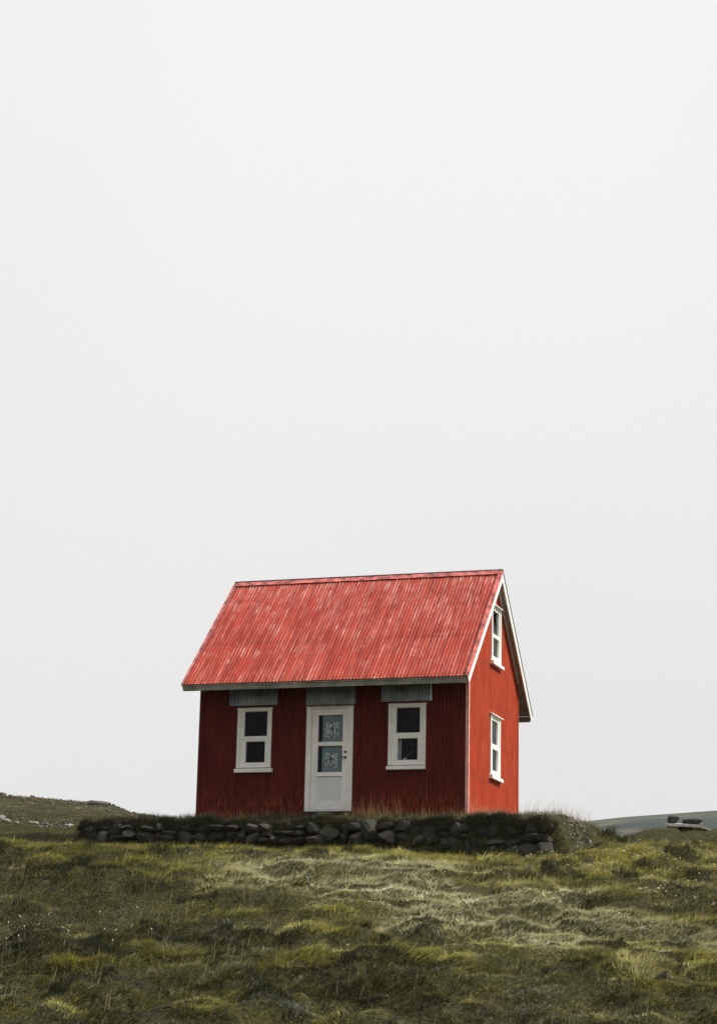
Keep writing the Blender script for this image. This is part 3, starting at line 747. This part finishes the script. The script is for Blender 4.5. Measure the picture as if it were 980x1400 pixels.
def roof_slope(side):
    m = MB()
    sheet(m, XL, XR, 2.28, S_, NOFF-.0005, side)
    # upper course, separate sheets that lap sideways
    x = XL; k = 0
    while x < XR-.05:
        xe = min(XR, x+PIT*10); sheet(m, x, min(XR, xe+PIT*.5), .01, 2.36+random.uniform(-.01, .012), NOFF+.0012+.0012*(k % 2), side); x = xe; k += 1
    for s in (1.18, 2.31, S_-.09):
        i = 0; a = XL+PIT*1.2
        while a < XR-.05:
            q = round((a)/PIT)*PIT; zz = s+random.uniform(-.012, .012); r = .017; n_ = NOFF+AMP*.72+.006
            ring = [rp(q+r*math.cos(t), zz+r*math.sin(t), n_, side) for t in [math.pi*j/3 for j in range(6)]]
            m.add([rp(q, zz, n_+.008, side)]+ring, [(0, j+1, (j+1) % 6+1) for j in range(6)], 1)
            a += PIT*(2 if s > 2 else 3)
    return m
m = roof_slope(-1); m2 = roof_slope(1)
for md in (m,): 
    b0 = len(md.v); md.v += m2.v; md.f += [tuple(i+b0 for i in f) for f in m2.f]; md.m += m2.m; md.sm += m2.sm
roof = md.build('roof', [M['roof'], M['nail']], house, recalc=False); roof['label'] = 'faded red corrugated iron roof with chalky streaks'
# soffit boards
m = MB()
for side in (-1, 1):
    nb = 18
    for k in range(nb):
        s0 = S_*k/nb+.002; s1 = S_*(k+1)/nb-.003
        if k == 0: s0 = .03
        xa, xb = XL+.03, XR-.035
        if k == nb-1: s1 = S_-.03
        m.hexa([rp(xa, s0, -.052, side), rp(xb, s0, -.052, side), rp(xb, s1, -.052, side), rp(xa, s1, -.052, side), rp(xa, s0, -.022, side), rp(xb, s0, -.022, side), rp(xb, s1, -.022, side), rp(xa, s1, -.022, side)])
m.build('soffit', M['soffit'], roof)
# fascia
for side in (-1, 1):
    y = CYR+side*(RUN-.012); m = MB(); ya, yb = sorted((y, y-side*.024))
    m.box(XL+.01, XR-.032, ya, yb, HE-.135, HE-.016)
    m.box(XL+.01, XR-.032, *sorted((y+side*.004, y+side*.010)), HE-.045, HE-.022)
    m.build('fascia', M['fascia'], roof, .003)
# barge boards
for xs_, nm in ((XR+.018, 1), (XL-.018, -1)):
    for side in (-1, 1):
        xa, xb = sorted((xs_, xs_-nm*.024))
        m = MB()
        top, bot = .004, -.155
        def bp(x, s, n): return rp(x, s, n, side)
        a = [bp(xa, 0, bot), bp(xb, 0, bot), bp(xb, S_+.02, bot), bp(xa, S_+.02, bot), bp(xa, 0, top), bp(xb, 0, top), bp(xb, S_+.02, top), bp(xa, S_+.02, top)]
        # plumb cut at the ridge
        def plumb(p): return (p[0], CYR+side*.0015, p[2]+(CYR-p[1])*side*SL*-1*-1 if False else HR+ (bot if False else 0))
        zr_top = HR+top/math.cos(AL); zr_bot = HR+bot/math.cos(AL)
        a[0] = (xa, CYR+side*.001, zr_bot); a[1] = (xb, CYR+side*.001, zr_bot); a[4] = (xa, CYR+side*.001, zr_top); a[5] = (xb, CYR+side*.001, zr_top)
        # level cut at the eave
        zb = HE-.14
        for i in (2, 3):
            x_, y_, z_ = a[i]; a[i] = (x_, y_-side*.0, z_)
        m.hexa(a); m.build('barge_board', M['barge' if nm == 1 or side == -1 else 'barge'], roof, .003)
        # metal verge flashing over the board
        m = MB(); xi, xo = sorted((xs_-nm*.062, xs_+nm*.008))
        m.hexa([bp(xi, .03, .017), bp(xo, .03, .017), bp(xo, S_+.012, .017), bp(xi, S_+.012, .017), bp(xi, .03, .020), bp(xo, .03, .020), bp(xo, S_+.012, .020), bp(xi, S_+.012, .020)])
        xi, xo = sorted((xs_+nm*.004, xs_+nm*.0085))
        m.hexa([bp(xi, .03, -.022), bp(xo, .03, -.022), bp(xo, S_+.012, -.022), bp(xi, S_+.012, -.022), bp(xi, .03, .0165), bp(xo, .03, .0165), bp(xo, S_+.012, .0165), bp(xi, S_+.012, .0165)], 1)
        # rolled inner bead
        m.tube([bp(xs_-nm*.064, .03, .021), bp(xs_-nm*.064, S_+.01, .021)], .008, 6, 0 if nm == 1 else 1)
        m.build('verge_flashing', [M['cap'], M['cap' if (nm == 1 and side == -1) else 'zinc']], roof)
# ridge cap
m = MB()
for side in (-1, 1):
    nx = 150; vs = []
    for i in range(nx+1):
        x = XL-.02+(XR-XL+.04)*i/nx
        for s, n in ((.0, .022), (.145+.010*mn.noise(Vector((x*4, 1, 1))), .030+.008*mn.noise(Vector((x*2.3, 5, side))))):
            p = rp(x, s, n, side); vs.append((p[0], CYR+side*.001 if s == 0 else p[1], HR+.03 if s == 0 else p[2]))
    m.add(vs, [(2*i, 2*i+2, 2*i+3, 2*i+1) for i in range(nx)], 0, False)
m.tube([(XL-.02, CYR, HR+.034), (XR+.02, CYR, HR+.034)], .013, 8, 1)
m.build('ridge_cap', [M['cap'], M['zinc']], roof, recalc=False)
MB().tube([(XR-.04, CYR, HR+.036), (XR+.04, CYR, HR+.036)], .024, 10).build('ridge_end_cap', M['barge'], roof)
# white rake trims on the gable wall under the soffit
for side in (-1, 1):
    m = MB(); xa, xb = AMP+.004, AMP+.03; se = (W_/2)/math.cos(AL)-.03
    nt_, nb_ = -.058, -.105
    a = [rp(xa, .08, nb_, side), rp(xb, .08, nb_, side), rp(xb, se, nb_, side), rp(xa, se, nb_, side), rp(xa, .08, nt_, side), rp(xb, .08, nt_, side), rp(xb, se, nt_, side), rp(xa, se, nt_, side)]
    m.hexa(a); m.build('rake_trim', M['barge'], house, .002)

# windows ------------------------------------------------------------
def window(fr, u0, u1, z0, z1, up, lo, sill, cap=False, curtain=None, label=None):
    """u0..u1,z0..z1 outer casing; up/lo = glass rects (a,b,c,d); sill = (a,b,c,d)"""
    m = MB(); t = .034; ni = -.06; cwid = .062
    m.box(u0, u0+cwid, ni, t, z0, z1, 0, fr); m.box(u1-cwid, u1, ni, t, z0, z1, 0, fr)
    m.box(u0+cwid, u1-cwid, ni, t-.002, z1-.045, z1, 0, fr); m.box(u0+cwid, u1-cwid, ni, t-.002, z0, z0+.05, 0, fr)
    w = m.build('window', M['white'], house, .003)
    if label: w['label'] = label
    a, b = u0+cwid, u1-cwid; zm0, zm1 = lo[3], up[2]
    # upper fixed light
    m = MB()
    for q in ((a, up[0], zm1, z1-.045), (up[1], b, zm1, z1-.045)): m.box(q[0], q[1], ni+.01, .014, q[2], q[3], 0, fr)
    m.box(up[0], up[1], ni+.01, .0125, up[3], z1-.045, 0, fr)
    m.box(a, b, ni+.012, .020, zm0+.035, zm1, 0, fr)
    m.build('upper_frame', M['white'], w, .002)
    # lower opening sash
    m = MB(); 
    for q in ((a, lo[0], z0+.05, zm0+.034), (lo[1], b, z0+.05, zm0+.034)): m.box(q[0]+.002, q[1]-.0, ni+.01, .022, q[2], q[3], 0, fr)
    m.box(lo[0], lo[1], ni+.012, .020, zm0, zm0+.033, 0, fr); m.box(lo[0], lo[1], ni+.012, .020, z0+.05, lo[2], 0, fr)
    m.build('sash', M['white'], w, .002)
    for g in (up, lo):
        p = MB(); p.box(g[0]-.005, g[1]+.005, -.022, -.018, g[2]-.005, g[3]+.005, 0, fr); p.build('pane', M['glass'], w)
    s = MB()
    s.hexa([fr(sill[0], -.02, sill[2]), fr(sill[1], -.02, sill[2]), fr(sill[1], .085, sill[2]), fr(sill[0], .085, sill[2]), fr(sill[0], -.02, sill[3]), fr(sill[1], -.02, sill[3]), fr(sill[1], .085, sill[3]-.03), fr(sill[0], .085, sill[3]-.03)])
    s.build('sill', M['white'], w, .004)
    s = MB(); e_ = .09 if cap else .012; pr = .075 if cap else .045
    s.hexa([fr(u0-e_*.6, 0, z1+.001), fr(u1+e_, 0, z1+.001), fr(u1+e_, pr, z1-.012), fr(u0-e_*.6, pr, z1-.012), fr(u0-e_*.6, 0, z1+.03), fr(u1+e_, 0, z1+.03), fr(u1+e_, pr, z1+.008), fr(u0-e_*.6, pr, z1+.008)])
    s.build('drip_cap', M['white'], w, .002)
    if curtain:
        for cpts in curtain:
            m = MB(); m.add([fr(p, -.075-.008*math.sin(p*70), q) for p, q in cpts], [tuple(range(len(cpts)))]); m.build('curtain', M['curtain'], w)
    return w
window(FF, -4.741, -4.015, .985, 2.160, (-4.60, -4.114, 1.61, 2.104), (-4.555, -4.148, 1.088, 1.505), (-4.765, -3.975, .885, .983), label='white framed window left of the door')
w2 = window(FF, -1.596, -.839, .985, 2.168, (-1.440, -.963, 1.61, 2.103), (-1.406, -1.002, 1.082, 1.502), (-1.615, -.835, .892, .983), label='white framed window right of the door')
def grid_curtain(w, fr, u0, u1, z0, z1, n=24, edge=None):
    m = MB(); vs = []
    for i in range(n+1):
        u = u0+(u1-u0)*i/n
        for k in range(9):
            z = z0+(z1-z0)*k/8; uu = u
            if edge: uu = u0+(edge(z)-u0)*i/n
            vs.append(fr(uu, -.09-.012*math.sin(uu*85+z*.8), z))
    m.add(vs, [(i*9+k, (i+1)*9+k, (i+1)*9+k+1, i*9+k+1) for i in range(n) for k in range(8)], 0, True)
    m.build('curtain', M['curtain'], w)
g1 = window(FG, 1.655, 2.445, 1.0, 2.2, (1.80, 2.30, 1.62, 2.10), (1.815, 2.29, 1.09, 1.52), (1.60, 2.50, .90, .998), True, label='white framed lower gable window with grey curtain')
grid_curtain(g1, FG, 1.70, 2.40, 1.05, 2.15)
g2 = window(FG, 1.705, 2.475, 3.31, 4.46, (1.82, 2.36, 3.87, 4.36), (1.84, 2.33, 3.41, 3.80), (1.66, 2.54, 3.215, 3.308), True, label='white framed attic window high in the gable')
grid_curtain(g2, FG, 2.40, 1.76, 3.36, 4.42, edge=lambda z: 2.0+.12*math.sin((z-3.4)*2) if z > 3.8 else 1.80)
grid_curtain(w2, FF, -1.43, -1.355, 1.07, 1.51, 8)

# door ---------------------------------------------------------------
m = MB(); t = .032
m.box(-3.284, -3.178, -.06, t, .112, 2.157, 0, FF); m.box(-2.424, -2.318, -.06, t, .112, 2.157, 0, FF); m.box(-3.178, -2.424, -.06, t-.002, 2.125, 2.157, 0, FF)
m.box(-3.178, -2.424, -.06, t-.004, .112, .138, 0, FF)
df = m.build('door_frame', M['white'], house, .003)
m = MB()
m.box(-3.172, -2.430, -.045, .012, 1.995, 2.118, 0, FF); m.box(-3.172, -3.042, -.045, .0125, .146, 1.995, 0, FF); m.box(-2.535, -2.430, -.045, .0125, .146, 1.995, 0, FF)
m.box(-3.042, -2.535, -.045, .012, 1.39, 1.467, 0, FF); m.box(-3.042, -2.535, -.045, .012, .80, .872, 0, FF); m.box(-3.042, -2.535, -.045, .012, .146, .31, 0, FF)
door = m.build('door', M['white'], house, .002); door['label'] = 'white half glazed front door with lace panels'
m = MB(); m.box(-3.042, -2.535, -.035, .004, .31, .80, 0, FF); m.build('panel', M['panel'], door)
m = MB(); m.box(-3.06, -2.53, .012, .030, .792, .806, 0, FF); m.build('glazing_bead', M['white'], door, .002)
for i, (za, zb) in enumerate(((.872, 1.39), (1.467, 1.995))):
    m = MB(); m.box(-3.045, -2.532, -.018, -.014, za-.003, zb+.003, 0, FF); m.build('pane', M['glass'], door)
    cl = MB(); n = 16; vs = []
    for k in range(n+1):
        u = -2.968+(.405)*k/n; vs += [FF(u, -.045-.002*math.sin(k*1.6), za+.008), FF(u, -.045-.002*math.sin(k*1.6), zb-.004)]
    cl.add(vs, [(2*k, 2*k+2, 2*k+3, 2*k+1) for k in range(n)], 0, True)
    cl.build('sheer_panel', M['sheer'], door)
    # lace motif: bird among leaves, mirrored between the two panes
    lm = MB(); cu, cz = -2.772, (za+zb)/2-.005; mir = 1 if i else -1
    def leaf(u, z, a, ln, wd_):
        ca, sa = math.cos(a), math.sin(a); pts = []
        for q in range(10):
            th = 2*math.pi*q/10; x_, y_ = math.cos(th)*ln/2, math.sin(th)*wd_/2*(1-.35*math.cos(th))
            pts.append(FF(cu+mir*(u+x_*ca-y_*sa), -.034, cz+z+x_*sa+y_*ca))
        bk = [(p[0], p[1]+.002, p[2]) for p in pts]
        lm.add(pts+bk, [tuple(range(10)), tuple(range(19, 9, -1))]+[(q, (q+1) % 10, 10+(q+1) % 10, 10+q) for q in range(10)])
    leaf(-.01, .02, -.95, .19, .07); leaf(-.055, .095, -.6, .05, .042); leaf(.06, -.07, -.9, .13, .04); leaf(.02, .0, -.5, .13, .045)
    leaf(-.085, .10, .3, .03, .012)
    rl = random.Random(3)
    for (u, z, a) in ((.06, .10, .7), (.09, .07, .2), (.10, .11, 1.1), (.11, .03, -.4), (.075, .04, .9), (-.10, .05, 1.9), (-.09, .0, 1.2), (-.12, -.02, 2.6), (-.11, .10, 2.2), (-.06, -.05, .6)):
        leaf(u, z, a, .075, .040)
    for k in range(13): leaf(-.12+.02*k, -.125+.022*math.sin(k*1.7), 1.2+.6*math.sin(k*2.3), .08, .032)
    for k in range(5): leaf(-.115+.05*k, -.085+.012*math.cos(k*3), rl.uniform(0, 3), .05, .02)
    lm.build('lace_motif', M['lace'], door)
for z in (.42, 1.47, 1.98): 
    MB().tube([FF(-3.176, .030, z-.06), FF(-3.176, .030, z+.06)], .007, 8).build('hinge', M['white'], door)
m = MB(); m.tube([FF(-2.468, .012, 1.156), FF(-2.468, .055, 1.156)], .011, 10); m.tube([FF(-2.468, .052, 1.156), FF(-2.57, .055, 1.160)], .009, 8)
m.tube([FF(-2.468, .012, 1.156), FF(-2.468, .019, 1.156)], .026, 16); m.build('handle', M['black'], door)
MB().tube([FF(-2.468, .012, 1.262), FF(-2.468, .022, 1.262)], .024, 16).build('lock', M['black'], door)
m = MB(); m.box(-3.30, -2.30, 0, .045, .085, .110, 0, FF); m.build('threshold', M['zinc'], house, .003)
m = MB(); m.box(-3.30, -2.30, 0, .055, 2.160, 2.180, 0, FF); m.build('door_drip_cap', M['soffit'], house, .002)
# corrugated galvanised flashings over the openings
for (a, b, z0, z1) in ((-4.931, -3.905, 2.226, 3.05), (-3.305, -2.277, 2.20, 3.05), (-1.755, -.710, 2.224, 3.05)):
    m = MB(); n = int((b-a)/PIT*8); vs = []
    for i in range(n+1):
        x = a+(b-a)*i/n; c_ = corr(x)*1.7
        vs += [FF(x, .036+c_, z0), FF(x, .022+c_, z1)]
    m.add(vs, [(2*i, 2*i+2, 2*i+3, 2*i+1) for i in range(n)], 0, True)
    m.build('metal_flashing', M['galv'], house, recalc=False)
# inner ledge and the little vase on it
m = MB(); m.box(-1.54, -.89, -.24, -.062, 1.02, 1.045, 0, FF); m.build('inner_ledge', M['white'], w2)
va = empty('vase', (-1.30, .15, 1.045)); tag(va, 'small cream vase with one bent leaf behind the right window', 'vase')
m = MB(); m.tube([(0, 0, 0), (0, 0, .02), (0, 0, .05), (0, 0, .08), (0, 0, .10)], [.03, .045, .048, .03, .018], 16); m.build('body', M['ceramic'], va)
m = MB(); m.tube([(0, 0, .09), (.06, 0, .15), (.13, 0, .20), (.20, 0, .23)], [.008, .013, .016, .002], 6); m.build('leaf', M['stem'], va)

# ------------------------------------------------------------------ haze
hz = MB(); x0, y0 = to_world(0, 900)
hz.box(-3200, 3200, -3200, 3200, -95, 230)
m_, nt, b = mat('thin_moor_haze'); nt.nodes.remove(b)
pv = N(nt, 'ShaderNodeVolumePrincipled'); pv.inputs['Color'].default_value = (.96, .97, 1, 1); pv.inputs['Density'].default_value = .00008
nt.links.new(pv.outputs[0], nt.nodes['Material Output'].inputs['Volume'])
hazeo = hz.build('haze', m_); hazeo.location = (x0, y0, 0); tag(hazeo, 'thin grey moor haze', 'haze', kind='stuff')

# ------------------------------------------------------------------ sky and sun
SUN = Vector((.66, .16, .735)).normalized()
w = bpy.data.worlds.new('World'); scene.world = w; w.use_nodes = True; nt = w.node_tree
bg = nt.nodes['Background']
sky = N(nt, 'ShaderNodeTexSky', sky_type='NISHITA', sun_disc=False); sky.sun_elevation = math.asin(SUN.z); sky.sun_rotation = math.atan2(SUN.x, SUN.y)
sky.dust_density = 4; sky.air_density = 1.5
hs = N(nt, 'ShaderNodeHueSaturation'); hs.inputs['Saturation'].default_value = .1; nt.links.new(sky.outputs[0], hs.inputs['Color'])
tc = N(nt, 'ShaderNodeTexCoord'); sp = N(nt, 'ShaderNodeSeparateXYZ'); nt.links.new(tc.outputs['Generated'], sp.inputs[0])
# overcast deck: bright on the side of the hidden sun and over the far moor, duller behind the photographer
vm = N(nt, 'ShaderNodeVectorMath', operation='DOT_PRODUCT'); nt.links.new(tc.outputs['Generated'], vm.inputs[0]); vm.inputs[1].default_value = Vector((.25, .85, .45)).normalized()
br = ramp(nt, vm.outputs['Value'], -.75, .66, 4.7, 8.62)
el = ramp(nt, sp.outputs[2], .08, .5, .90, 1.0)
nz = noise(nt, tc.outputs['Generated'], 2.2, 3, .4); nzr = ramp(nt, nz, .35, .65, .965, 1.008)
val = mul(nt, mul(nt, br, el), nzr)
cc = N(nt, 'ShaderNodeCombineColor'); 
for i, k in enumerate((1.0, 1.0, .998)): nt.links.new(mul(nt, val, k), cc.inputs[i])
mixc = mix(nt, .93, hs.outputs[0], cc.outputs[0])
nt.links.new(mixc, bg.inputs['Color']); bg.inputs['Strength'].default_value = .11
ld = bpy.data.lights.new('sun', 'SUN'); ld.energy = 5.0; ld.angle = R(2.5); ld.color = (1, .945, .85)
lo = bpy.data.objects.new('sun', ld); COL.objects.link(lo); lo.rotation_euler = SUN.to_track_quat('Z', 'Y').to_euler(); lo.location = (20, 5, 30)

# ------------------------------------------------------------------ camera
cp, sp_ = math.cos(PITCH), math.sin(PITCH)
Rx = np.array([[1, 0, 0], [0, cp, sp_], [0, -sp_, cp]])
A = Rx @ RZ; right, fwd, up = A[0], A[1], A[2]
c, s = math.cos(ROLL), math.sin(ROLL)
Rr = c*right + s*up; Uu = c*up - s*right
cam = bpy.data.cameras.new('camera'); co = bpy.data.objects.new('camera', cam); COL.objects.link(co)
co.matrix_world = Matrix(((Rr[0], Uu[0], -fwd[0], CAM[0]), (Rr[1], Uu[1], -fwd[1], CAM[1]), (Rr[2], Uu[2], -fwd[2], CAM[2]), (0, 0, 0, 1)))
cam.sensor_fit = 'VERTICAL'; cam.sensor_height = 36; cam.lens = 2790.06/1400*36
cam.clip_start = .1; cam.clip_end = 9000
scene.camera = co
scene.view_settings.view_transform = 'Standard'; scene.view_settings.look = 'None'; scene.view_settings.gamma = 1; scene.view_settings.exposure = 0
scene.view_settings.use_curve_mapping = False
scene.render.engine = 'CYCLES'
scene.cycles.max_bounces = 6; scene.cycles.transparent_max_bounces = 8; scene.cycles.volume_bounces = 0
scene.cycles.use_denoising = True
